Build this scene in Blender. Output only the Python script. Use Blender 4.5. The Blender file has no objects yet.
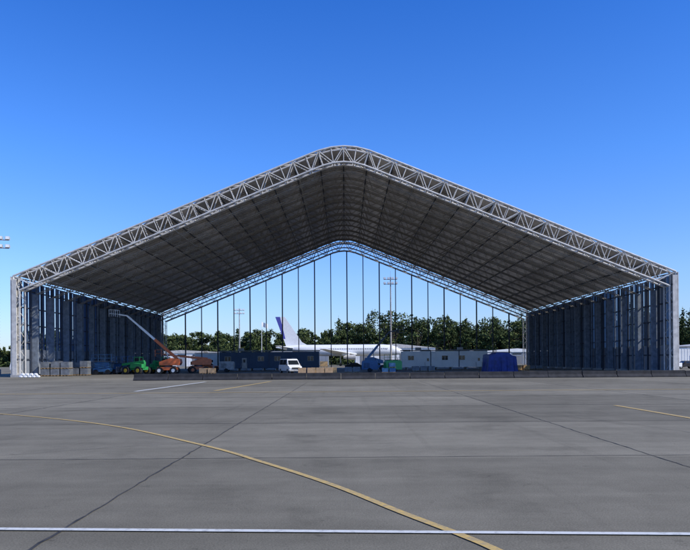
import bpy, math, random
import numpy as np
from mathutils import Matrix, Vector
random.seed(7); rng=np.random.default_rng(7)
R=math.radians
scene=bpy.context.scene

# ------------------------------------------------------------ materials
def new_mat(name):
    m=bpy.data.materials.new(name); m.use_nodes=True
    nt=m.node_tree; b=nt.nodes['Principled BSDF']
    return m,nt,b
def mat(name,col,rough=0.6,metal=0.0,var=0.15,scale=3.0,bump=0.0,spec=0.4):
    m,nt,b=new_mat(name)
    tc=nt.nodes.new('ShaderNodeTexCoord')
    n=nt.nodes.new('ShaderNodeTexNoise'); n.inputs['Scale'].default_value=scale; n.inputs['Detail'].default_value=6
    nt.links.new(tc.outputs['Object'],n.inputs['Vector'])
    cr=nt.nodes.new('ShaderNodeMapRange')
    cr.inputs['From Min'].default_value=0.3; cr.inputs['From Max'].default_value=0.7
    cr.inputs['To Min'].default_value=1-var; cr.inputs['To Max'].default_value=1+var
    nt.links.new(n.outputs['Fac'],cr.inputs['Value'])
    mx=nt.nodes.new('ShaderNodeVectorMath'); mx.operation='SCALE'
    mx.inputs[0].default_value=col
    nt.links.new(cr.outputs['Result'],mx.inputs['Scale'])
    nt.links.new(mx.outputs['Vector'],b.inputs['Base Color'])
    b.inputs['Roughness'].default_value=rough; b.inputs['Metallic'].default_value=metal
    b.inputs['Specular IOR Level'].default_value=spec
    if bump:
        bp=nt.nodes.new('ShaderNodeBump'); bp.inputs['Strength'].default_value=bump
        nt.links.new(n.outputs['Fac'],bp.inputs['Height']); nt.links.new(bp.outputs['Normal'],b.inputs['Normal'])
    return m
M={}
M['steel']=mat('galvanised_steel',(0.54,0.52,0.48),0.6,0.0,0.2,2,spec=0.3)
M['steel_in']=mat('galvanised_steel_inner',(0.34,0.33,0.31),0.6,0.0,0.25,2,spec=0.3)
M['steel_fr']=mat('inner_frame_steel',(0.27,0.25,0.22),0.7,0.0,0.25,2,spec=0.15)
M['steel_dk']=mat('dark_steel',(0.05,0.06,0.08),0.6,0.0,0.2,2)
M['rib']=mat('wall_rib_steel',(0.19,0.22,0.26),0.7,0.0,0.3,2,spec=0.2)
M['white']=mat('white_paint',(0.8,0.8,0.78),0.35,0,0.06,2)
M['whitefl']=mat('white_siding',(0.78,0.78,0.75),0.6,0,0.08,0.6)
M['cabin']=mat('pale_cabin_siding',(0.80,0.80,0.77),0.6,0,0.08,0.6)
M['grey']=mat('grey_siding',(0.25,0.275,0.31),0.7,0,0.15,0.6)
M['blue']=mat('blue_siding',(0.04,0.07,0.12),0.6,0,0.15,0.6)
M['roofgrey']=mat('roof_grey',(0.2,0.2,0.2),0.8,0,0.15,1)
M['glass']=mat('dark_glass',(0.015,0.02,0.025),0.12,0,0.05,1,spec=0.6)
M['tyre']=mat('tyre_rubber',(0.02,0.02,0.02),0.85,0,0.2,5)
M['black']=mat('black_plastic',(0.025,0.025,0.027),0.8,0,0.4,2)
M['green']=mat('green_paint',(0.03,0.28,0.08),0.4,0,0.12,3)
M['orange']=mat('orange_paint',(0.55,0.13,0.04),0.45,0,0.15,3)
M['red']=mat('red_paint',(0.4,0.03,0.025),0.4,0,0.12,3)
M['bluep']=mat('blue_paint',(0.04,0.12,0.24),0.4,0,0.12,3)
M['yellow']=mat('yellow_paint',(0.65,0.42,0.04),0.45,0,0.12,3)
M['purple']=mat('purple_paint',(0.09,0.09,0.36),0.35,0,0.05,1)
M['wood']=mat('pallet_wood',(0.45,0.29,0.13),0.85,0,0.3,4)
M['cardboard']=mat('cardboard',(0.42,0.28,0.16),0.9,0,0.2,3)
M['wrap']=mat('shrink_wrap',(0.15,0.16,0.17),0.5,0,0.35,2)
M['tarp']=mat('blue_tarp',(0.022,0.038,0.19),0.5,0,0.35,1.5,0.8)
M['concrete']=mat('concrete',(0.36,0.35,0.33),0.9,0,0.15,1.5)
M['lamp']=mat('lamp_lens',(0.75,0.78,0.8),0.15,0,0.02,1)
M['bark']=mat('bark',(0.08,0.06,0.045),0.9,0,0.3,3)

# ------------------------------------------------------------ mesh builder
class B:
    def __init__(s): s.v=[];s.f=[];s.mi=[];s.sm=[];s.mats=[]
    def _m(s,k):
        if k not in s.mats: s.mats.append(k)
        return s.mats.index(k)
    def add(s,vs,fs,k,smooth=False):
        o=len(s.v); s.v+= [tuple(v) for v in vs]; i=s._m(k)
        for f in fs: s.f.append(tuple(a+o for a in f)); s.mi.append(i); s.sm.append(smooth)
    def box(s,c,d,k,rz=0,ry=0):
        x,y,z=d[0]/2,d[1]/2,d[2]/2
        m=Matrix.Translation(c)@Matrix.Rotation(rz,4,'Z')@Matrix.Rotation(ry,4,'Y')
        vs=[m@Vector(p) for p in [(-x,-y,-z),(x,-y,-z),(x,y,-z),(-x,y,-z),(-x,-y,z),(x,-y,z),(x,y,z),(-x,y,z)]]
        s.add(vs,[(3,2,1,0),(4,5,6,7),(0,1,5,4),(1,2,6,5),(2,3,7,6),(3,0,4,7)],k)
    def cyl(s,p,q,r,k,n=6,r2=None,cap=True):
        p=Vector(p);q=Vector(q); d=q-p
        if d.length<1e-6: return
        d.normalize(); a=d.orthogonal().normalized(); b=d.cross(a); r2=r if r2 is None else r2
        vs=[];
        for i in range(n):
            t=2*math.pi*i/n; o=a*math.cos(t)+b*math.sin(t); vs.append(p+o*r)
        for i in range(n):
            t=2*math.pi*i/n; o=a*math.cos(t)+b*math.sin(t); vs.append(q+o*r2)
        s.add(vs,[(i,(i+1)%n,n+(i+1)%n,n+i) for i in range(n)],k,True)
        if cap: s.add(vs,[tuple(range(n-1,-1,-1)),tuple(range(n,2*n))],k)
    def beam(s,p,q,w,h,k):
        p=Vector(p);q=Vector(q);d=(q-p).normalized()
        up=Vector((0,0,1)) if abs(d.z)<0.95 else Vector((0,1,0))
        a=d.cross(up).normalized()*w/2; b=a.cross(d).normalized()*h/2
        vs=[p-a-b,p+a-b,p+a+b,p-a+b,q-a-b,q+a-b,q+a+b,q-a+b]
        s.add(vs,[(0,1,2,3),(7,6,5,4),(0,4,5,1),(1,5,6,2),(2,6,7,3),(3,7,4,0)],k)
    def prism(s,poly,x0,x1,k,axis='X',inset=0):
        n=len(poly)
        def mk(a,p):
            return (a,p[0],p[1]) if axis=='X' else (p[0],a,p[1])
        vs=[mk(x0,p) for p in poly]+[mk(x1,p) for p in poly]
        s.add(vs,[(i,(i+1)%n,n+(i+1)%n,n+i) for i in range(n)]+[tuple(range(n-1,-1,-1)),tuple(range(n,2*n))],k)
    def wheel(s,c,r,w,k='white'):
        x,y,z=c
        s.cyl((x-w/2,y,z),(x+w/2,y,z),r,'tyre',18)
        s.cyl((x-w/2-0.01,y,z),(x+w/2+0.01,y,z),r*0.55,k,12)
    def done(s,name,loc=(0,0,0),rz=0,bevel=0,parent=None,fixn=False):
        me=bpy.data.meshes.new(name); me.from_pydata(s.v,[],s.f)
        for k in s.mats: me.materials.append(M[k])
        me.polygons.foreach_set('material_index',s.mi); me.polygons.foreach_set('use_smooth',s.sm)
        me.update()
        o=bpy.data.objects.new(name,me); scene.collection.objects.link(o)
        o.location=loc; o.rotation_euler=(0,0,rz)
        if bevel:
            bv=o.modifiers.new('bevel','BEVEL'); bv.width=bevel; bv.segments=2; bv.limit_method='ANGLE'; bv.angle_limit=R(40)
        if parent: o.parent=parent
        return o
def empty(name):
    e=bpy.data.objects.new(name,None); scene.collection.objects.link(e); return e

# ------------------------------------------------------------ ground
gm,nt,b=new_mat('apron_asphalt')
L=nt.links.new; N=nt.nodes.new
tc=N('ShaderNodeTexCoord')
def noise(sc,det=6,vec=None,rough=0.6):
    n=N('ShaderNodeTexNoise'); n.inputs['Scale'].default_value=sc; n.inputs['Detail'].default_value=det; n.inputs['Roughness'].default_value=rough
    L(vec if vec else tc.outputs['Object'],n.inputs['Vector']); return n
def mrange(src,a,bb,c,d):
    r=N('ShaderNodeMapRange'); r.inputs['From Min'].default_value=a; r.inputs['From Max'].default_value=bb
    r.inputs['To Min'].default_value=c; r.inputs['To Max'].default_value=d; L(src,r.inputs['Value']); return r.outputs['Result']
def mul(a,bb):
    m=N('ShaderNodeMath'); m.operation='MULTIPLY'; L(a,m.inputs[0])
    if isinstance(bb,float): m.inputs[1].default_value=bb
    else: L(bb,m.inputs[1])
    return m.outputs[0]
big=mrange(noise(0.08,5).outputs['Fac'],0.3,0.7,0.80,1.18)
mid=mrange(noise(0.7,8,rough=0.75).outputs['Fac'],0.3,0.7,0.84,1.14)
blot=mrange(noise(0.33,6,rough=0.7).outputs['Fac'],0.36,0.46,0.84,1.0)
spots=mrange(noise(2.3,5,rough=0.65).outputs['Fac'],0.28,0.36,0.70,1.0)
fine=mrange(noise(45,3).outputs['Fac'],0.3,0.7,0.74,1.26)
mp=N('ShaderNodeMapping'); mp.inputs['Scale'].default_value=(0.05,1.1,1); L(tc.outputs['Object'],mp.inputs['Vector'])
streak=mrange(noise(1.0,5,mp.outputs['Vector']).outputs['Fac'],0.35,0.65,0.90,1.08)
mpb=N('ShaderNodeMapping'); mpb.inputs['Scale'].default_value=(1.6,0.04,1); mpb.inputs['Rotation'].default_value=(0,0,0.25); L(tc.outputs['Object'],mpb.inputs['Vector'])
tyre=mrange(noise(1.0,4,mpb.outputs['Vector']).outputs['Fac'],0.3,0.42,0.88,1.0)
br=N('ShaderNodeTexBrick'); br.offset=0; br.inputs['Scale'].default_value=1
br.inputs['Brick Width'].default_value=9.8; br.inputs['Row Height'].default_value=7.6; br.inputs['Mortar Size'].default_value=0
br.inputs['Color1'].default_value=(0.84,0.84,0.84,1); br.inputs['Color2'].default_value=(1.1,1.1,1.1,1)
mp2=N('ShaderNodeMapping'); mp2.inputs['Location'].default_value=(3.4,1.6,0); L(tc.outputs['Object'],mp2.inputs['Vector']); L(mp2.outputs['Vector'],br.inputs['Vector'])
sep=N('ShaderNodeSeparateColor'); L(br.outputs['Color'],sep.inputs['Color'])
f=mul(mul(mul(mul(mul(mul(mul(big,mid),fine),streak),blot),spots),tyre),sep.outputs[0])
sc=N('ShaderNodeVectorMath'); sc.operation='SCALE'; sc.inputs[0].default_value=(0.205,0.186,0.138); L(f,sc.inputs['Scale'])
L(sc.outputs['Vector'],b.inputs['Base Color']); b.inputs['Roughness'].default_value=0.95; b.inputs['Specular IOR Level'].default_value=0.08
bp=N('ShaderNodeBump'); bp.inputs['Strength'].default_value=0.3; bp.inputs['Distance'].default_value=0.01
L(noise(60,3).outputs['Fac'],bp.inputs['Height']); L(bp.outputs['Normal'],b.inputs['Normal'])
M['apron']=gm
g=B(); g.add([(-6000,-500,0),(6000,-500,0),(6000,9000,0),(-6000,9000,0)],[(0,1,2,3)],'apron'); g.done('ground')
M['grass']=mat('grass',(0.07,0.09,0.03),0.95,0,0.3,0.05)
g=B(); g.add([(-6000,275,0.004),(6000,275,0.004),(6000,8990,0.004),(-6000,8990,0.004)],[(0,1,2,3)],'grass'); g.done('grass_field')
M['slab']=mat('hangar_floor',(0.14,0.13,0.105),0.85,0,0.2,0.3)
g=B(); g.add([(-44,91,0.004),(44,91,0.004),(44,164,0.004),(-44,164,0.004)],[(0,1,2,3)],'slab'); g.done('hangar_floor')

def paint(name,col,wear=0.45):
    m,nt,b=new_mat(name)
    tc=nt.nodes.new('ShaderNodeTexCoord'); n=nt.nodes.new('ShaderNodeTexNoise'); n.inputs['Scale'].default_value=9; n.inputs['Detail'].default_value=8; n.inputs['Roughness'].default_value=0.75
    nt.links.new(tc.outputs['Object'],n.inputs['Vector'])
    r=nt.nodes.new('ShaderNodeValToRGB'); r.color_ramp.elements[0].position=wear-0.08; r.color_ramp.elements[1].position=wear+0.08
    r.color_ramp.elements[0].color=(col[0]*0.45+0.1,col[1]*0.45+0.1,col[2]*0.45+0.09,1); r.color_ramp.elements[1].color=(*col,1)
    nt.links.new(n.outputs['Fac'],r.inputs['Fac']); nt.links.new(r.outputs['Color'],b.inputs['Base Color']); b.inputs['Roughness'].default_value=0.7
    return m
M['pyellow']=paint('yellow_line_paint',(0.56,0.38,0.11),0.47)
M['pwhite']=paint('white_line_paint',(0.62,0.62,0.56),0.42)
M['tar']=mat('tar_joint',(0.05,0.046,0.038),0.8,0,0.5,6)
M['joint']=mat('faint_joint',(0.10,0.09,0.07),0.9,0,0.5,3)
M['crack']=mat('hairline_crack',(0.14,0.127,0.095),0.9,0,0.4,5)
def ribbon(bd,pts,w,z,k,jit=0):
    pts=[Vector((p[0],p[1],0)) for p in pts]; vs=[]
    for i,p in enumerate(pts):
        a=pts[max(i-1,0)]; c=pts[min(i+1,len(pts)-1)]; d=(c-a).normalized(); n=Vector((-d.y,d.x,0))
        j=n*random.uniform(-jit,jit); ww=w*(1+(random.uniform(-.35,.35) if jit else 0))
        vs+= [(p+j+n*ww/2)+Vector((0,0,z)),(p+j-n*ww/2)+Vector((0,0,z))]
    bd.add(vs,[(2*i,2*i+1,2*i+3,2*i+2) for i in range(len(pts)-1)],k)
def catmull(P,n=10):
    out=[]
    for i in range(len(P)-1):
        p0=P[max(i-1,0)];p1=P[i];p2=P[i+1];p3=P[min(i+2,len(P)-1)]
        for j in range(n):
            t=j/n
            out.append(tuple(0.5*((2*p1[k])+(-p0[k]+p2[k])*t+(2*p0[k]-5*p1[k]+4*p2[k]-p3[k])*t*t+(-p0[k]+3*p1[k]-3*p2[k]+p3[k])*t**3) for k in (0,1)))
    out.append(P[-1]); return out
def line(a,c,n=40): return [(a[0]+(c[0]-a[0])*i/n,a[1]+(c[1]-a[1])*i/n) for i in range(n+1)]
g=B()
ribbon(g,catmull([(-32,33),(-20.5,30.2),(-13.4,26),(-7.6,21.2),(-3.4,15.9),(-1.66,13.2),(-0.24,10.75),(0.72,8.75),(1.30,7.6),(1.58,6.95),(1.95,5.8),(2.3,4)]),0.12,0.012,'pyellow')
ribbon(g,line((-90,41.5),(90,43)),0.30,0.012,'pyellow')
ribbon(g,line((11.4,28.3),(11.3,4)),0.2,0.012,'pyellow')
ribbon(g,line((-8.7,44.7),(-7.1,63.8)),0.3,0.012,'pyellow')
g.done('yellow_taxi_line')
g=B(); ribbon(g,line((-30,9.44),(30,6.1)),0.11,0.016,'pwhite'); ribbon(g,line((-14,44.7),(-13.3,63.8)),0.32,0.012,'pwhite'); g.done('white_marking_line')
g=B()
ribbon(g,line((-3.38,3),(-3.42,60),220),0.034,0.008,'tar',0.02)
ribbon(g,line((6.15,3),(6.9,62),200),0.026,0.008,'tar',0.02)
for x in (-13.1,-22.9,16.2,26): ribbon(g,line((x,3),(x,66),120),0.045,0.008,'joint',0.02)
for (x0,y0,dx,dy,n_) in ((-8,14,0.3,0.15,24),(9.5,17,-0.12,0.4,26),(1.0,22,0.4,0.1,30)):
    pts=[];x,y=x0,y0
    for i in range(n_):
        pts.append((x,y)); x+=dx+random.uniform(-.12,.12); y+=dy+random.uniform(-.12,.12)
    ribbon(g,pts,0.016,0.008,'crack',0.004)
g.done('pavement_joint')
g=B()
for y in (6.0,13.6,21.2,28.8,36.4,51.6): ribbon(g,line((-60,y),(60,y+0.3),240),0.035 if y<25 else .08,0.006,'joint',0.02)
g.done('pavement_cross_joint')

# ------------------------------------------------------------ hangar
hangar=empty('aircraft_hangar')
Y0,Y1,W,EZ,SL,A=90.0,164.0,44.5,13.6,0.403,4.0
def ztop(x):
    x=abs(x)
    if x>=A: return EZ+SL*(W-x)
    return EZ+SL*(W-A)+SL*(A*A-x*x)/(2*A)
def prof(x,h):
    e=0.01; dz=(ztop(x+e)-ztop(x-e))/(2*e) if abs(x)<W-0.02 else (SL if x<0 else -SL)
    l=math.hypot(1,dz); return (x+dz/l*h, ztop(x)-h/l)
NB=52
xs=[-W+2*W*i/NB for i in range(NB+1)]
H=2.1
def frame(bd,y,wy,k,rc,rw,full=True,kc=None):
    ya,yb=y,y+wy; kc=kc or k
    up=[prof(x,0) for x in xs]; lo=[prof(x,H) for x in xs]
    for yy in (ya,yb):
        for i in range(NB):
            bd.cyl((up[i][0],yy,up[i][1]),(up[i+1][0],yy,up[i+1][1]),rc,k,6,cap=False)
            bd.cyl((lo[i][0],yy,lo[i][1]),(lo[i+1][0],yy,lo[i+1][1]),rc,k,6,cap=False)
            if i%2==0: bd.cyl((up[i][0],yy,up[i][1]),(lo[i+1][0],yy,lo[i+1][1]),rw,k,5,cap=False)
            else: bd.cyl((lo[i][0],yy,lo[i][1]),(up[i+1][0],yy,up[i+1][1]),rw,k,5,cap=False)
            if full: bd.cyl((lo[i][0],yy,lo[i][1]),(up[i][0],yy,up[i][1]),rw*0.8,k,5,cap=False)
        if not full: continue
    for i in range(NB+1):
        for P in (up,lo):
            if full or i%2==0: bd.cyl((P[i][0],ya,P[i][1]),(P[i][0],yb,P[i][1]),rw,k,5,cap=False)
            if full and i<NB:
                a,c=(ya,yb) if i%2 else (yb,ya)
                bd.cyl((P[i][0],a,P[i][1]),(P[i+1][0],c,P[i+1][1]),rw,k,5,cap=False)
    for s in (-1,1):
        xo,xi=s*W,s*(W-0.86); zt=EZ; zi=lo[0][1]
        if full:
            for yy in (ya,yb):
                bd.cyl((xo,yy,0),(xo,yy,zt),rc,kc,6); bd.cyl((xi,yy,0),(xi,yy,zi),rc*0.8,kc,6)
                nz=9
                for j in range(nz):
                    z0=zi*j/nz; z1=zi*(j+1)/nz
                    a,c=(xo,xi) if j%2 else (xi,xo)
                    bd.cyl((a,yy,z0),(c,yy,z1),rw*0.7,kc,5,cap=False)
        else:
            bd.box((s*(W-0.43),(ya+yb)/2,zi/2+0.15),(0.86,0.28,zi-0.3),kc)
        bd.box((s*(W-0.43),(ya+yb)/2,0.15),(1.5,wy+0.6,0.3),'concrete')
NF=14; sp=(Y1-Y0)/NF
g=B(); frame(g,Y0,1.5,'steel',0.13,0.068); g.done('front_truss_frame',parent=hangar)
g=B()
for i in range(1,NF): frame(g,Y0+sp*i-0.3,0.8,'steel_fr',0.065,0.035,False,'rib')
g.done('inner_truss_frames',parent=hangar)
g=B(); frame(g,Y1-1.0,1.2,'steel',0.10,0.055); g.done('rear_truss_frame',parent=hangar)
g=B()
for s in (-1,1):
    g.box((s*(W+0.24),Y0+0.75,EZ/2),(0.12,1.9,EZ-0.2),'steel'); g.box((s*(W-0.2),Y0-0.22,EZ/2-0.2),(0.62,0.08,EZ-0.6),'steel')
g.done('corner_post_trim',parent=hangar)
g=B(); PN=26
pxs=[-W+2*W*i/PN for i in range(PN+1)]
for x in pxs:
    p=prof(x,0.12); g.cyl((p[0],Y0+1.5,p[1]),(p[0],Y1-1,p[1]),0.09,'steel_dk',5)
for x in pxs[1:-1:5]:
    p=prof(x,H); g.cyl((p[0],Y0+1.5,p[1]),(p[0],Y1-1,p[1]),0.05,'steel_in',5)
g.done('roof_purlins',parent=hangar)
# membrane (slightly translucent fabric)
rm,nt,b=new_mat('roof_membrane')
L=nt.links.new; N=nt.nodes.new; tc=N('ShaderNodeTexCoord')
mp=N('ShaderNodeMapping'); mp.inputs['Scale'].default_value=(1.1,0.05,0.4); L(tc.outputs['Object'],mp.inputs['Vector'])
a=mrange(noise(1,5,mp.outputs['Vector']).outputs['Fac'],0.3,0.7,0.75,1.2)
mp3=N('ShaderNodeMapping'); mp3.inputs['Scale'].default_value=(PN/(2*W),0.0,0.0); mp3.inputs['Location'].default_value=(0.01,0,0); L(tc.outputs['Object'],mp3.inputs['Vector'])
fl=N('ShaderNodeVectorMath'); fl.operation='FLOOR'; L(mp3.outputs['Vector'],fl.inputs[0])
wn=N('ShaderNodeTexWhiteNoise'); L(fl.outputs['Vector'],wn.inputs['Vector'])
pv=mrange(wn.outputs['Value'],0,1,0.78,1.18)
c=mrange(noise(0.15,4).outputs['Fac'],0.3,0.7,0.85,1.15)
sc=N('ShaderNodeVectorMath'); sc.operation='SCALE'; sc.inputs[0].default_value=(0.43,0.395,0.34); L(mul(mul(a,c),pv),sc.inputs['Scale'])
L(sc.outputs['Vector'],b.inputs['Base Color']); b.inputs['Roughness'].default_value=1.0; b.inputs['Specular IOR Level'].default_value=0.0
t=N('ShaderNodeBsdfTranslucent'); L(sc.outputs['Vector'],t.inputs['Color'])
ms=N('ShaderNodeMixShader'); ms.inputs[0].default_value=0.06; L(b.outputs[0],ms.inputs[1]); L(t.outputs[0],ms.inputs[2]); L(ms.outputs[0],nt.nodes['Material Output'].inputs[0])
M['membrane']=rm
g=B(); SX,SY=5,6
vs=[];cols=PN*SX+1;rows=NF*SY+1
for j in range(rows):
    y=Y0+1.4+(Y1-Y0-2.2)*j/(rows-1); fy=math.sin(math.pi*((j%SY)/SY))
    for i in range(cols):
        x=-W+2*W*i/(cols-1); fx=math.sin(math.pi*((i%SX)/SX)); p=prof(x,-0.16-0.28*fx-0.10*fy*fx)
        vs.append((p[0],y,p[1]))
g.add(vs,[(j*cols+i,(j)*cols+i+1,(j+1)*cols+i+1,(j+1)*cols+i) for j in range(rows-1) for i in range(cols-1)],'membrane',True)
g.done('roof_membrane',parent=hangar)
# walls
wm,nt,b=new_mat('wall_sheet'); L=nt.links.new; N=nt.nodes.new; tc=N('ShaderNodeTexCoord')
mp=N('ShaderNodeMapping'); mp.inputs['Scale'].default_value=(1,1.2,0.1); L(tc.outputs['Object'],mp.inputs['Vector'])
sc=N('ShaderNodeVectorMath'); sc.operation='SCALE'; sc.inputs[0].default_value=(0.15,0.185,0.235); L(mrange(noise(1,4,mp.outputs['Vector']).outputs['Fac'],0.3,0.7,0.65,1.35),sc.inputs['Scale'])
L(sc.outputs['Vector'],b.inputs['Base Color']); b.inputs['Roughness'].default_value=0.85; b.inputs['Specular IOR Level'].default_value=0.15
M['wall']=wm
tr,nt,b=new_mat('translucent_blue_sheet'); L=nt.links.new; N=nt.nodes.new
t=N('ShaderNodeBsdfTranslucent'); t.inputs['Color'].default_value=(0.20,0.31,0.46,1); ms=N('ShaderNodeMixShader'); ms.inputs[0].default_value=0.5
b.inputs['Base Color'].default_value=(0.13,0.18,0.26,1); b.inputs['Specular IOR Level'].default_value=0.15; b.inputs['Roughness'].default_value=0.8
L(b.outputs[0],ms.inputs[1]); L(t.outputs[0],ms.inputs[2]); L(ms.outputs[0],nt.nodes['Material Output'].inputs[0])
M['trans']=tr
for s,nm in ((-1,'side_wall'),(1,'side_wall')):
    g=B(); ns=NF*3; st=(Y1-Y0-2)/ns
    for i in range(ns+1):
        y=Y0+1.6+st*i
        g.box((s*(W+0.0),y,6.6),(0.22,0.14,13.2),'rib' if i%2 else 'steel_dk')
    for z in (2.4,4.8,7.2,9.6,12.0):
        g.box((s*(W+0.17),(Y0+Y1)/2,z),(0.12,Y1-Y0-2,0.18),'steel_dk')
    for i in range(ns):
        y=Y0+1.6+st*(i+0.5); r=random.random()
        d=i/ns
        gap=st*(0.05 if random.random()<0.5 else 0.25) if d<0.25 else st*0.012
        top=13.3
        g.box((s*(W+0.28),y,1.9),(0.05,st*0.985,3.7),'wall' if d>0.25 else 'grey')
        k='trans' if (r<(0.75 if s<0 else 0.5) and d<0.4) else 'wall'
        zb=3.78
        g.box((s*(W+0.30),y,(zb+top)/2),(0.05,st-gap,top-zb),k)
    g.done(nm,parent=hangar)
# rear gable columns
g=B()
for i in range(-10,11):
    x=i*3.95+0.6
    p=ztop(x)-H*1.05
    t=0.2 if i%2 else 0.27
    g.box((x,Y1-0.4,p/2),(0.05,t,p),'steel_dk'); g.box((x,Y1-0.4-t/2,p/2),(t,0.04,p),'steel_dk'); g.box((x,Y1-0.4+t/2,p/2),(t,0.04,p),'steel_dk')
g.done('rear_gable_columns',parent=hangar)

# ------------------------------------------------------------ low barrier
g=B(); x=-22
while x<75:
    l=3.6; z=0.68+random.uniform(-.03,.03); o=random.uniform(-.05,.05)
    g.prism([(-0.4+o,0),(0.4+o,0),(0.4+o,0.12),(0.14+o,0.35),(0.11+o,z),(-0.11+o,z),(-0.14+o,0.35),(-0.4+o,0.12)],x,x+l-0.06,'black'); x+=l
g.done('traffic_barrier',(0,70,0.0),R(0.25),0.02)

# ------------------------------------------------------------ objects
def mast(loc,h=22,n=4,name='floodlight_mast'):
    g=B(); g.cyl((0,0,0),(0,0,h),0.28,'steel_in',10,r2=0.14); g.cyl((0,0,0),(0,0,0.9),0.5,'concrete',12)
    for z in (h-2.0,h-0.7):
        g.box((0,0,z),(3.6,0.14,0.14),'steel'); g.box((0,0,z-0.12),(0.14,3.0,0.14),'steel')
        for x in (-1.6,-0.55,0.55,1.6):
            g.box((x,-0.3,z+0.3),(0.62,0.35,0.5),'steel'); g.box((x,-0.49,z+0.28),(0.52,0.04,0.4),'lamp')
            g.box((x,0.35,z+0.3),(0.55,0.3,0.45),'steel')
    g.cyl((0,0,h),(0,0,h+1.6),0.03,'steel_in',5)
    for zz in np.arange(3,h-2,0.5): g.box((0.32,0,float(zz)),(0.3,0.03,0.03),'steel_in')
    g.done(name,loc,random.uniform(-.3,.3))
mast((-55.5,107,0),22.3); mast((12.5,182,0),24.5); mast((-39.3,250,0),21.5); mast((60,330,0),21)

def boom_lift(loc,rz,ang,length,cb='orange',cw='whitefl',jib=True,name='boom_lift'):
    g=B()
    g.box((0,0,0.85),(3.0,1.6,0.5),cb)
    for x in (-1.1,1.1):
        for y in (-1.05,1.05):
            g.cyl((x,y-0.2,0.55),(x,y+0.2,0.55),0.55,'tyre',16); g.cyl((x,y-0.22,0.55),(x,y+0.22,0.55),0.28,cw,10)
    g.cyl((0,0,1.1),(0,0,1.35),0.7,'steel_dk',16)
    g.prism([(-1.2,1.35),(1.9,1.35),(2.1,1.8),(2.0,2.35),(0.6,2.5),(-1.2,1.9)],-0.85,-0.25,cb,'Y')
    g.prism([(-1.2,1.35),(1.9,1.35),(2.1,1.8),(2.0,2.35),(0.6,2.5),(-1.2,1.9)],0.25,0.85,cb,'Y')
    g.box((1.7,0,1.75),(0.7,0.5,0.8),'steel_dk')
    ca,sa=math.cos(ang),math.sin(ang); p0=Vector((1.5,0,2.35))
    P=lambda t:p0+Vector((-ca*t,0,sa*t))
    g.beam(P(0),P(length*0.45),0.36,0.42,cb); g.beam(P(length*0.44),P(length*0.75),0.28,0.33,cw); g.beam(P(length*0.74),P(length),0.22,0.26,cw)
    g.cyl((0.3,0,1.7),P(length*0.25),0.09,'steel',8)
    e=P(length)
    j=e+Vector((-1.3,0,0.2)); g.beam(e,j,0.2,0.2,cw)
    b0=j+Vector((-0.2,0,-0.4))
    g.box(b0+Vector((-0.5,0,0)),(1.0,2.0,0.08),'steel_dk')
    for z in (0.5,1.1):
        for y in (-1,1): g.beam(b0+Vector((0,y,z)),b0+Vector((-1,y,z)),0.05,0.05,cw)
        for x in (0,-1): g.beam(b0+Vector((x,-1,z)),b0+Vector((x,1,z)),0.05,0.05,cw)
    for x in (0,-1):
        for y in (-1,0,1): g.beam(b0+Vector((x,y,0)),b0+Vector((x,y,1.1)),0.05,0.05,cw)
    g.done(name,loc,rz,0.02)
boom_lift((-28,106,0),0,R(41),10.5,'orange','whitefl')
boom_lift((-24.5,112,0),R(20),R(6),6,'orange','orange')
boom_lift((5.5,118,0),R(180),R(50),6,'bluep','steel_dk')

def scissor(loc,rz,h,c='bluep'):
    g=B(); g.box((0,0,0.7),(2.6,1.5,0.5),c)
    for x in (-0.9,0.9):
        for y in (-0.75,0.75): g.cyl((x,y-0.13,0.4),(x,y+0.13,0.4),0.4,'tyre',14)
    n=4; dz=(h-1)/n
    for i in range(n):
        z0=1+dz*i;z1=z0+dz
        for y in (-0.6,0.6):
            g.beam((-1.1,y,z0),(1.1,y,z1),0.08,0.14,c); g.beam((1.1,y+0.09,z0),(-1.1,y+0.09,z1),0.08,0.14,c)
    g.box((0,0,h+0.05),(3.0,1.6,0.12),'steel_dk')
    for z in (0.55,1.1):
        for y in (-.78,.78): g.beam((-1.5,y,h+z),(1.5,y,h+z),0.05,0.05,c)
        for x in (-1.48,1.48): g.beam((x,-.78,h+z),(x,.78,h+z),0.05,0.05,c)
    for x in (-1.48,-.5,.5,1.48):
        for y in (-.78,.78): g.beam((x,y,h),(x,y,h+1.1),0.05,0.05,c)
    g.done('scissor_lift',loc,rz,0.015)
scissor((-37.6,104,0),R(8),2.0); scissor((-35.6,107,0),R(-12),1.7)
scissor((9,128,0),0,1.9,'green')

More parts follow.
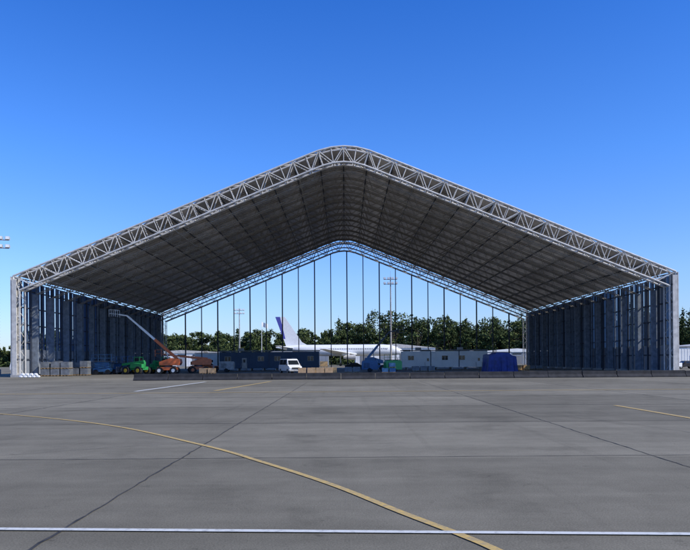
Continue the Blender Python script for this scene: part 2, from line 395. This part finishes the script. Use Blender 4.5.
def telehandler(loc,rz,c='green'):
    g=B(); g.box((0,0,0.95),(3.6,1.2,0.5),c); g.prism([(-1.9,1.0),(0.4,1.0),(0.4,1.5),(-0.3,1.75),(-1.9,1.6)],0.1,1.0,c,'Y')
    for x in (-1.2,1.2):
        for y in (-0.95,0.95):
            g.cyl((x,y-0.2,0.62),(x,y+0.2,0.62),0.62,'tyre',18); g.cyl((x,y-0.22,0.62),(x,y+0.22,0.62),0.3,'yellow',10)
    for x,xt in ((-0.45,-0.35),(0.85,0.6)):
        for y in (-1.0,-0.2): g.beam((x,y,1.1),(xt,y,2.6),0.09,0.09,c)
    g.box((0.12,-0.6,2.65),(1.15,0.98,0.1),c); g.box((0.2,-0.6,1.35),(1.2,0.8,0.5),c); g.box((0.12,-0.6,2.05),(0.95,0.7,0.9),'glass')
    g.beam((-1.8,0.25,2.0),(2.6,0.25,1.5),0.3,0.36,c); g.beam((2.5,0.25,1.5),(3.3,0.25,0.9),0.22,0.28,'steel_dk')
    g.box((3.35,0.25,0.75),(0.12,1.3,0.9),'steel_dk')
    for y in (-0.15,0.65): g.box((3.95,y,0.35),(1.2,0.12,0.06),'steel_dk')
    g.box((-1.75,0.25,1.5),(0.3,0.4,0.9),c)
    g.done('telehandler',loc,rz,0.03)
telehandler((-32.2,103.5,0),R(155))
telehandler((-29.8,109,0),R(70))

def pickup(loc,rz,c='white',name='pickup_truck',kind='pickup'):
    g=B(); w=0.98
    if kind=='pickup':
        g.prism([(-2.7,0.5),(2.7,0.5),(2.7,1.15),(0.6,1.2),(-1.2,1.22),(-2.55,1.08),(-2.72,0.85)],-w,w,c)
        cab=[(-1.25,1.18),(0.75,1.18),(0.6,1.85),(0.45,1.92),(-0.5,1.92),(-0.65,1.86)]
    elif kind=='van':
        g.prism([(-2.6,0.45),(2.6,0.45),(2.65,1.2),(2.6,1.3),(-1.9,1.3),(-2.6,1.1),(-2.7,0.8)],-w,w,c)
        cab=[(-1.95,1.28),(2.6,1.28),(2.5,2.15),(2.3,2.22),(-0.9,2.22),(-1.15,2.12)]
    else:
        g.prism([(-2.2,0.4),(2.2,0.4),(2.25,0.85),(2.1,0.98),(1.2,1.0),(-1.0,0.98),(-2.1,0.85),(-2.28,0.65)],-0.88,0.88,c)
        cab=[(-1.05,0.96),(1.55,0.97),(1.0,1.38),(0.8,1.43),(-0.2,1.43),(-0.4,1.38)]; w=0.88
    n=len(cab); zc=max(p[1] for p in cab); zb=min(p[1] for p in cab)
    def xx(z): return w-0.03-(w*0.16)*(z-zb)/(zc-zb)
    vs=[(-xx(p[1]),p[0],p[1]) for p in cab]+[(xx(p[1]),p[0],p[1]) for p in cab]
    g.add(vs,[(i,(i+1)%n,n+(i+1)%n,n+i) for i in range(n)]+[tuple(range(n-1,-1,-1)),tuple(range(n,2*n))],c)
    def quad(pa,pb,off):
        (ya,za),(yb,zb2)=pa,pb
        za2=za+(zb2-za)*0.1; zb3=za+(zb2-za)*0.88; ya2=ya+(yb-ya)*0.1; yb3=ya+(yb-ya)*0.88
        xa=xx(za2)-0.1; xb=xx(zb3)-0.1
        g.add([(-xa,ya2+off,za2),(xa,ya2+off,za2),(xb,yb3+off,zb3),(-xb,yb3+off,zb3)],[(0,1,2,3)],'glass')
    quad(cab[0],cab[-1],-0.012); quad(cab[1],cab[2],0.012)
    for s in (-1,1):
        y0,y1=cab[-1][0]+0.1,cab[2][0]-0.1; m=(y0+y1)/2
        for a_,b_ in ((y0,m-0.06),(m+0.06,y1)):
            z0=zb+0.08;z1=zc-0.12
            g.add([(s*(xx(z0)+0.012),a_-0.1,z0),(s*(xx(z0)+0.012),b_,z0),(s*(xx(z1)+0.012),b_,z1),(s*(xx(z1)+0.012),a_+0.05,z1)],[(0,1,2,3)],'glass')
        g.box((s*(w+0.1),cab[0][0]+0.35,zb+0.12),(0.18,0.1,0.2),'black')
    f=-2.72 if kind!='car' else -2.28
    g.box((0,f-0.0,0.85 if kind!='car' else 0.66),(w*1.2,0.06,0.26),'black'); g.box((0,f,0.52),(w*2,0.2,0.2),'black' if c!='white' else 'steel_in')
    for s in (-1,1):
        g.box((s*w*0.78,f+0.04,0.9 if kind!='car' else 0.72),(0.32,0.12,0.2),'lamp'); g.box((s*w*0.85,-f+0.0,0.9),(0.2,0.06,0.3),'red')
        for y in (f+0.9,-f-1.0):
            g.wheel((s*(w-0.1),y,0.38 if kind!='car' else 0.33),0.38 if kind!='car' else 0.33,0.26,'steel_in')
    g.done(name,loc,rz,0.035)
pickup((-8.2,100,0),R(22),'white','white_van','van')
pickup((-58.5,125,0),R(75),'red','parked_car','car'); pickup((-67,140,0),R(85),'white','parked_van','van')
pickup((53.5,112,0),R(-70),'white','pickup_truck'); pickup((-25.5,122,0),R(60),'orange','pickup_truck')
pickup((32.0,150,0),R(80),'red','pickup_truck'); pickup((2.2,140,0),R(90),'black','parked_car','car'); pickup((62,122,0),R(-85),'black','parked_car','car')
pickup((-33,190,0),R(90),'white','parked_van','van'); pickup((-20,200,0),R(-90),'white','parked_van','van')
pickup((36,190,0),R(-90),'white','parked_van','van')

def office(loc,l,h,c,rz=0,name='site_office_trailer',units=2):
    g=B(); d=3.6; z0=0.45
    g.box((0,0,z0+h/2-0.1),(l,d,h-0.2),c); g.box((0,0,z0+h+0.0),(l+0.3,d+0.3,0.18),'roofgrey')
    n=int(l/0.6)
    for i in range(n+1):
        g.box((-l/2+l*i/n,-d/2-0.02,z0+h/2-0.1),(0.06,0.05,h-0.25),c)
    for x in np.linspace(-l/2+1,l/2-1,int(l/2.5)): g.box((float(x),0,z0/2),(0.3,d-0.4,z0),'concrete')
    k=int(l/3)
    for i in range(k):
        x=-l/2+(i+0.5)*l/k
        if i%3==1:
            g.box((x,-d/2-0.05,z0+1.05),(0.95,0.06,2.05),'steel_in' if c=='blue' else 'whitefl'); g.box((x,-d/2-0.09,z0+1.5),(0.4,0.03,0.6),'glass')
            for s_ in range(3): g.box((x,-d/2-0.3-0.3*s_,z0-0.07-0.14*s_),(1.2,0.3,0.06),'steel_in')
            for q in (-.6,.6): g.beam((x+q,-d/2-1.0,0),(x+q,-d/2-0.1,z0+1.0),0.04,0.04,'steel_in')
        else:
            g.box((x,-d/2-0.05,z0+h*0.55),(1.3,0.06,1.0),'steel_in' if c=='blue' else 'whitefl'); g.box((x,-d/2-0.09,z0+h*0.55),(1.15,0.03,0.86),'glass'); g.box((x,-d/2-0.11,z0+h*0.55),(0.05,0.03,0.86),'whitefl')
    for x in (-l*0.3,l*0.2): g.box((x,0.3,z0+h+0.35),(1.1,1.0,0.5),'steel_in')
    for i in range(1,units): g.box((-l/2+l*i/units,-d/2-0.03,z0+h/2),(0.16,0.1,h),'steel_dk')
    g.done(name,loc,rz)
office((-15.3,137,0),20,3.5,'blue'); office((20,136,0),17,3.4,'cabin',units=3)
office((-33,176,0),12,3.6,'whitefl',units=2); office((42,200,0),14,3.6,'whitefl')
office((76,145,0),14,3.8,'whitefl')

def stack(loc,nx,nz,k='wood',rz=0,name='pallet_stack',u=(1.2,1.0,0.75)):
    g=B()
    for i in range(nx):
        hz=max(1,nz-random.randint(0,1)); z=0
        for j in range(hz):
            x=i*(u[0]+0.12)
            for q in (-.45,0,.45): g.box((x+q,0,z+0.06),(0.1,u[1],0.08),'wood')
            g.box((x,0,z+0.13),(u[0],u[1],0.04),'wood')
            g.box((x+random.uniform(-.04,.04),random.uniform(-.04,.04),z+0.15+u[2]/2),(u[0]*0.94,u[1]*0.94,u[2]),k,random.uniform(-.04,.04))
            z+=u[2]+0.17
    g.done(name,loc,rz,0.03)
stack((-42.3,95,0),3,2,'wrap',0,u=(1.3,1.4,0.85)); stack((-42.3,99,0),4,2,'wrap',u=(1.2,1.4,0.9)); stack((-41.8,105,0),3,2,'wrap',u=(1.4,1.4,0.8))
stack((-6.3,98,0),4,1,'cardboard'); stack((-4.5,101,0),3,2,'wood'); stack((-22,104,0),2,1,'cardboard')
stack((6,101,0),2,2,'bluep',u=(1.0,1,0.6)); stack((11.8,112,0),3,1,'wrap'); stack((33,124,0),3,1,'wrap',u=(1.3,1.2,0.6))
stack((0.5,106,0),2,1,'wrap'); stack((30,116,0),2,2,'wood')
def generator(loc,rz,c):
    g=B(); g.box((0,0,1.05),(2.6,1.3,1.2),c); g.prism([(-1.3,1.65),(1.3,1.65),(1.1,1.9),(-1.1,1.9)],-0.6,0.6,c,'Y')
    for i in range(7): g.box((-0.9+i*0.14,-0.66,1.1),(0.05,0.04,0.8),'black')
    for y in (-.75,.75): g.cyl((0,y-0.12,0.35),(0,y+0.12,0.35),0.35,'tyre',14)
    g.beam((-1.3,0,0.5),(-2.4,0,0.45),0.1,0.1,'steel_dk'); g.cyl((0.9,0.2,1.9),(0.9,0.2,2.3),0.06,'steel_dk',8); g.cyl((-2.3,0,0),(-2.3,0,0.5),0.05,'steel_dk',6)
    g.done('mobile_generator',loc,rz,0.03)
generator((7.4,104,0),R(15),'green'); generator((4.0,108,0),R(-5),'bluep'); generator((-20.8,118,0),0,'steel_in')
# blue tarp draped over boxed goods: boxy top, pleated skirt
g=B(); nu,nv=60,36; vs=[]
steps=[(-1.0,-0.35,2.75),(-0.35,0.45,3.05),(0.45,1.0,2.45)]
for j in range(nv+1):
    for i in range(nu+1):
        u=i/nu*2-1; v=j/nv*2-1
        m_=max(abs(u),abs(v))
        top=0
        for a0,a1,hh in steps:
            wgt=1/(1+math.exp(-(u-a0)*18))*1/(1+math.exp((u-a1)*18))
            top+=hh*wgt
        top=max(top,2.3)
        if m_<0.8: z=top+0.05*math.sin(7*u+3*v)+random.uniform(-.02,.02)
        else: z=top*(1-(m_-0.8)/0.2)
        rr=min(m_,0.8)/max(m_,1e-6)
        flare=1+max(0,(m_-0.8)/0.2)*(0.09+0.05*math.sin(17*math.atan2(v,u))+0.03*math.sin(31*math.atan2(v,u)))
        vs.append((u*rr/0.8*2.25*flare+0.0,v*rr/0.8*1.6*flare,max(z,0)))
g.add(vs,[(j*(nu+1)+i,j*(nu+1)+i+1,(j+1)*(nu+1)+i+1,(j+1)*(nu+1)+i) for j in range(nv) for i in range(nu)],'tarp')
g.done('tarpaulin_covered_pile',(24.9,108,0),R(6))
# sandbags
g=B()
for i in range(9):
    c=Vector((i%5*0.55+(0.25 if i>4 else 0),0,0.16+(0.26 if i>4 else 0)))
    g.cyl(c+Vector((-0.27,0,0)),c+Vector((-0.12,0,0)),0.06,'white',8,r2=0.17); g.cyl(c+Vector((-0.12,0,0)),c+Vector((0.12,0,0)),0.17,'white',8); g.cyl(c+Vector((0.12,0,0)),c+Vector((0.27,0,0)),0.17,'white',8,r2=0.06)
g.done('sandbag_pile',(-41.6,86,0))
# flag pole
g=B(); g.cyl((0,0,0),(0,0,15),0.12,'whitefl',8,r2=0.06)
vs=[]
for i in range(9):
    for z in (13.2,14.7): vs.append((0.1+i*0.24,0.18*math.sin(i*0.9),z-0.09*i))
g.add(vs,[(2*i,2*i+2,2*i+3,2*i+1) for i in range(8)],'whitefl'); g.done('flagpole',(-27.3,220,0))

# ------------------------------------------------------------ airliner (nose +x)
g=B(); D=1.95; cz=5.3
st=[(-23.5,0.15,6.4),(-21,0.55,6.25),(-17,1.15,5.95),(-12,1.75,5.5),(-7,D,cz),(0,D,cz),(8,D,cz),(13,D,cz),(16,1.75,5.2),(18,1.3,5.0),(19.3,0.7,4.8),(19.8,0.1,4.75)]
n=24; vs=[]
for x,r,z in st:
    for i in range(n):
        t=2*math.pi*i/n; vs.append((x,r*math.cos(t),z+r*math.sin(t)))
g.add(vs,[(j*n+i,j*n+(i+1)%n,(j+1)*n+(i+1)%n,(j+1)*n+i) for j in range(len(st)-1) for i in range(n)],'white',True)
fin=[(-12.5,7.0),(-14.6,8.2),(-20.4,16.8),(-23.6,16.8),(-19.9,6.6)]
g.prism(fin,-0.16,0.16,'white','Y')
g.prism([(-20.9,9.32),(-20.2,9.32),(-22.0,16.82),(-23.62,16.82)],-0.18,0.18,'purple','Y')
for s in (-1,1):
    g.add([(-17,s*0.6,6.2),(-21,s*0.4,6.3),(-23,s*6.5,6.9),(-21.6,s*6.5,6.9),(-17,s*0.6,6.0),(-21,s*0.4,6.2),(-23,s*6.5,6.8),(-21.6,s*6.5,6.8)],[(0,1,2,3),(7,6,5,4),(0,3,7,4),(1,5,6,2),(2,6,7,3)],'white')
    g.add([(4,s*1.7,4.2),(-3.5,s*1.7,4.2),(-8,s*16.5,5.6),(-6,s*16.5,5.6),(4,s*1.7,3.8),(-3.5,s*1.7,3.9),(-8,s*16.5,5.5),(-6,s*16.5,5.5)],[(0,1,2,3),(7,6,5,4),(0,3,7,4),(1,5,6,2),(2,6,7,3)],'whitefl')
    g.cyl((3.5,s*5.5,2.9),(-0.5,s*5.5,3.0),0.95,'steel',16,r2=0.6); g.box((0.3,s*5.5,3.9),(2.5,0.2,0.7),'white')
    g.cyl((-1.5,s*3,4),(-1.5,s*3,0.55),0.14,'steel',8)
    for q in (-.3,.3): g.cyl((-1.5,s*3+q-0.15,0.55),(-1.5,s*3+q+0.15,0.55),0.55,'tyre',14)
    for i in range(38):
        x=-8+i*0.6; g.box((x,s*1.935,cz+0.45),(0.24,0.06,0.34),'glass')
g.cyl((14.5,0,3.6),(14.5,0,0.4),0.1,'steel',8)
for q in (-.25,.25): g.cyl((14.5,q-0.1,0.4),(14.5,q+0.1,0.4),0.4,'tyre',12)
g.box((18.2,0,5.8),(0.9,1.5,0.4),'glass',0,R(35))
g.done('airliner',(0,228,0))

# ------------------------------------------------------------ far buildings
def shed(loc,l,d,h,rise,k,name='warehouse',doors=4):
    g=B(); g.box((0,0,h/2),(l,d,h),k)
    g.prism([(-l/2-0.4,h+0.003),(l/2+0.4,h+0.003),(0,h+rise)],-d/2-0.3,d/2+0.3,'whitefl' if k!='whitefl' else 'steel','Y')
    for i in range(doors):
        x=-l/2+(i+0.5)*l/doors; g.box((x,-d/2-0.04,h*0.35),(l/doors*0.55,0.1,h*0.7),'grey' if i%2 else 'roofgrey')
        g.box((x,-d/2-0.04,h*0.85),(l/doors*0.5,0.1,h*0.1),'glass')
    for i in range(int(l/2)): g.box((-l/2+2*i+1,-d/2-0.02,h/2),(0.12,0.06,h-0.02),k)
    g.done(name,loc)
shed((19,262,0),30,20,6.4,1.6,'whitefl'); shed((-62,262,0),40,16,5,1.2,'whitefl',doors=7)
shed((66,265,0),34,16,4.6,1.4,'grey',doors=5); shed((-20,285,0),26,12,5.4,1.2,'grey'); shed((-180,300,0),40,20,7,2,'grey'); shed((135,240,0),34,18,6,1.5,'whitefl',doors=6)

# ------------------------------------------------------------ trees
for k,c in (('leafd',(0.038,0.055,0.022)),('leafm',(0.065,0.088,0.031)),('leafl',(0.10,0.122,0.042))):
    m=mat(k,c,0.9,0,0.3,0.4,spec=0.1); M[k]=m
class Leaves:
    def __init__(s): s.v=[];s.mi=[]
    def clump(s,c,r,n,size):
        n=int(n)
        d=rng.normal(size=(n,3)); d/=np.linalg.norm(d,axis=1)[:,None]
        p=np.array(c)+d*np.array(r)*rng.uniform(0.35,1.05,(n,1))
        a=rng.normal(size=(n,3)); a/=np.linalg.norm(a,axis=1)[:,None]
        b_=np.cross(a,rng.normal(size=(n,3))); b_/=np.linalg.norm(b_,axis=1)[:,None]
        sz=size*rng.uniform(0.5,1.2,(n,1)); a=a*sz; b_=b_*sz*0.7
        s.v.append(np.stack([p-a-b_,p+a-b_*0.6,p+a*0.7+b_,p-a*0.8+b_*0.8],1).reshape(-1,3))
        up=d[:,2]+rng.normal(0,0.4,n); s.mi.append(np.where(up>0.5,2,np.where(up>-0.3,1,0)))
    def build(s,name,parent=None):
        v=np.concatenate(s.v); mi=np.concatenate(s.mi); nf=len(mi)
        me=bpy.data.meshes.new(name); me.vertices.add(len(v)); me.vertices.foreach_set('co',v.ravel().astype(np.float32))
        me.loops.add(nf*4); me.loops.foreach_set('vertex_index',np.arange(nf*4)); me.polygons.add(nf)
        me.polygons.foreach_set('loop_start',np.arange(nf)*4)
        for k in ('leafd','leafm','leafl'): me.materials.append(M[k])
        me.polygons.foreach_set('material_index',mi.astype(np.int32)); me.update(calc_edges=True)
        o=bpy.data.objects.new(name,me); scene.collection.objects.link(o)
        if parent: o.parent=parent
        return o
tl=empty('tree_line'); lv=Leaves(); tk=B()
def hgt(x):
    if x<-45: return 15
    if x<-5: return 15.5
    if x<6: return 19
    if x<22: return 23.5
    if x<100: return 20.5
    return 24
x=-215
while x<230:
    for row in (0,1,2):
        X=x+random.uniform(-2.5,2.5); Y=300+row*11+random.uniform(-4,4); h=hgt(X)*random.uniform(0.68,1.12)*(1+0.035*row)
        if X<-150: h*=0.65
        con=random.random()<0.3
        tk.cyl((X,Y,0),(X,Y,h*0.55),h*0.018,'bark',6,r2=h*0.008)
        if con:
            h*=1.06
            tk.cyl((X,Y,h*.5),(X,Y,h),0.12,'bark',5,r2=0.03)
            for q in range(11):
                t=q/11; rr=h*0.19*(1-t)+0.3
                lv.clump((X+random.uniform(-.3,.3),Y,h*(0.12+0.86*t)),(rr,rr,h*0.06),85*(1-t)+24,0.42)
        else:
            nc=random.randint(16,22)
            for q in range(nc):
                a_=random.uniform(0,6.28); rad=h*0.31*random.random()**0.6; cz_=h*random.uniform(0.2,0.9); 
                sh=1-abs(cz_/h-0.5)*0.8
                c=(X+math.cos(a_)*rad*sh,Y+math.sin(a_)*rad*sh,cz_); r=h*random.uniform(0.075,0.13)
                tk.cyl((X,Y,h*random.uniform(0.25,0.5)),c,h*0.007,'bark',4,r2=0.04)
                lv.clump(c,(r*1.15,r*1.1,r*0.85),74,0.43)
    x+=random.uniform(3.4,5.2)
for X in np.arange(-215,235,2.2):
    h=random.uniform(1.8,3.6); lv.clump((float(X),293+random.uniform(-2,2),h*0.5),(2,1.5,h*0.6),50,0.55)
for X in np.arange(-215,235,2.4):
    h=random.uniform(8.5,11.5)*(1.35 if X>0 else 1)*(0.7 if X<-150 else 1); lv.clump((float(X),334,h*0.5),(2.6,1.5,h*0.55),130,0.85)
lv.build('foliage',tl); tk.done('trunks',parent=tl)

# distant hills (off to the left, behind the airfield)
M['hill']=mat('distant_hills',(0.12,0.19,0.28),1,0,0.1,0.002,spec=0)  # blue is distance haze painted into the hill colour
g=B(); vs=[]; nn=100
for i in range(nn+1):
    X=-5900+3700*i/nn; h=(125+35*math.sin(i*0.21+2)+20*math.sin(i*0.53)+8*math.sin(i*1.3))*min(1,(nn-i)/10)
    vs+=[(X,4200,0),(X,4600,max(h,1)),(X,5400,0)]
g.add(vs,[(3*i,3*i+3,3*i+4,3*i+1) for i in range(nn)]+[(3*i+1,3*i+4,3*i+5,3*i+2) for i in range(nn)],'hill',True); g.done('hills')

# ------------------------------------------------------------ light
az=Vector((0.90,-0.42)).normalized(); el=R(40)
sd=bpy.data.lights.new('sun','SUN'); sd.energy=4.4; sd.angle=R(0.5); sd.color=(1,0.94,0.84)
so=bpy.data.objects.new('sun',sd); scene.collection.objects.link(so)
dv=Vector((az.x*math.cos(el),az.y*math.cos(el),math.sin(el))); so.rotation_euler=dv.to_track_quat('Z','Y').to_euler(); so.location=(0,0,80)
w=bpy.data.worlds.new('World'); scene.world=w; w.use_nodes=True; nt=w.node_tree
sk=nt.nodes.new('ShaderNodeTexSky'); sk.sky_type='NISHITA'; sk.sun_disc=False; sk.sun_elevation=el; sk.sun_rotation=math.atan2(az.x,az.y)%(2*math.pi)
sk.air_density=1.0; sk.dust_density=0.4; sk.ozone_density=3.0; sk.altitude=0
tc=nt.nodes.new('ShaderNodeTexCoord'); sx=nt.nodes.new('ShaderNodeSeparateXYZ'); nt.links.new(tc.outputs['Generated'],sx.inputs[0])
rp=nt.nodes.new('ShaderNodeValToRGB'); nt.links.new(sx.outputs['Z'],rp.inputs['Fac'])
e=rp.color_ramp.elements; e[0].position=0; e[0].color=(0.46,0.52,0.72,1); e[1].position=0.5; e[1].color=(0.13,0.42,0.93,1)
q=e.new(0.12); q.color=(0.44,0.57,0.85,1); q=e.new(0.28); q.color=(0.28,0.54,0.97,1)
vm=nt.nodes.new('ShaderNodeVectorMath'); vm.operation='MULTIPLY'
nt.links.new(sk.outputs[0],vm.inputs[0]); nt.links.new(rp.outputs['Color'],vm.inputs[1])
v2=nt.nodes.new('ShaderNodeVectorMath'); v2.operation='SCALE'; v2.inputs['Scale'].default_value=1.9; nt.links.new(vm.outputs[0],v2.inputs[0])
nt.links.new(v2.outputs[0],nt.nodes['Background'].inputs['Color']); nt.nodes['Background'].inputs['Strength'].default_value=0.12

cd=bpy.data.cameras.new('camera'); co=bpy.data.objects.new('camera',cd); scene.collection.objects.link(co)
co.location=(0,0,2.0); co.rotation_euler=(R(90),R(0.4),0); cd.sensor_width=36; cd.lens=34.957; cd.shift_y=85/690; cd.clip_end=20000; cd.clip_start=0.1
scene.camera=co
scene.view_settings.view_transform='Standard'; scene.view_settings.look='None'; scene.view_settings.exposure=0
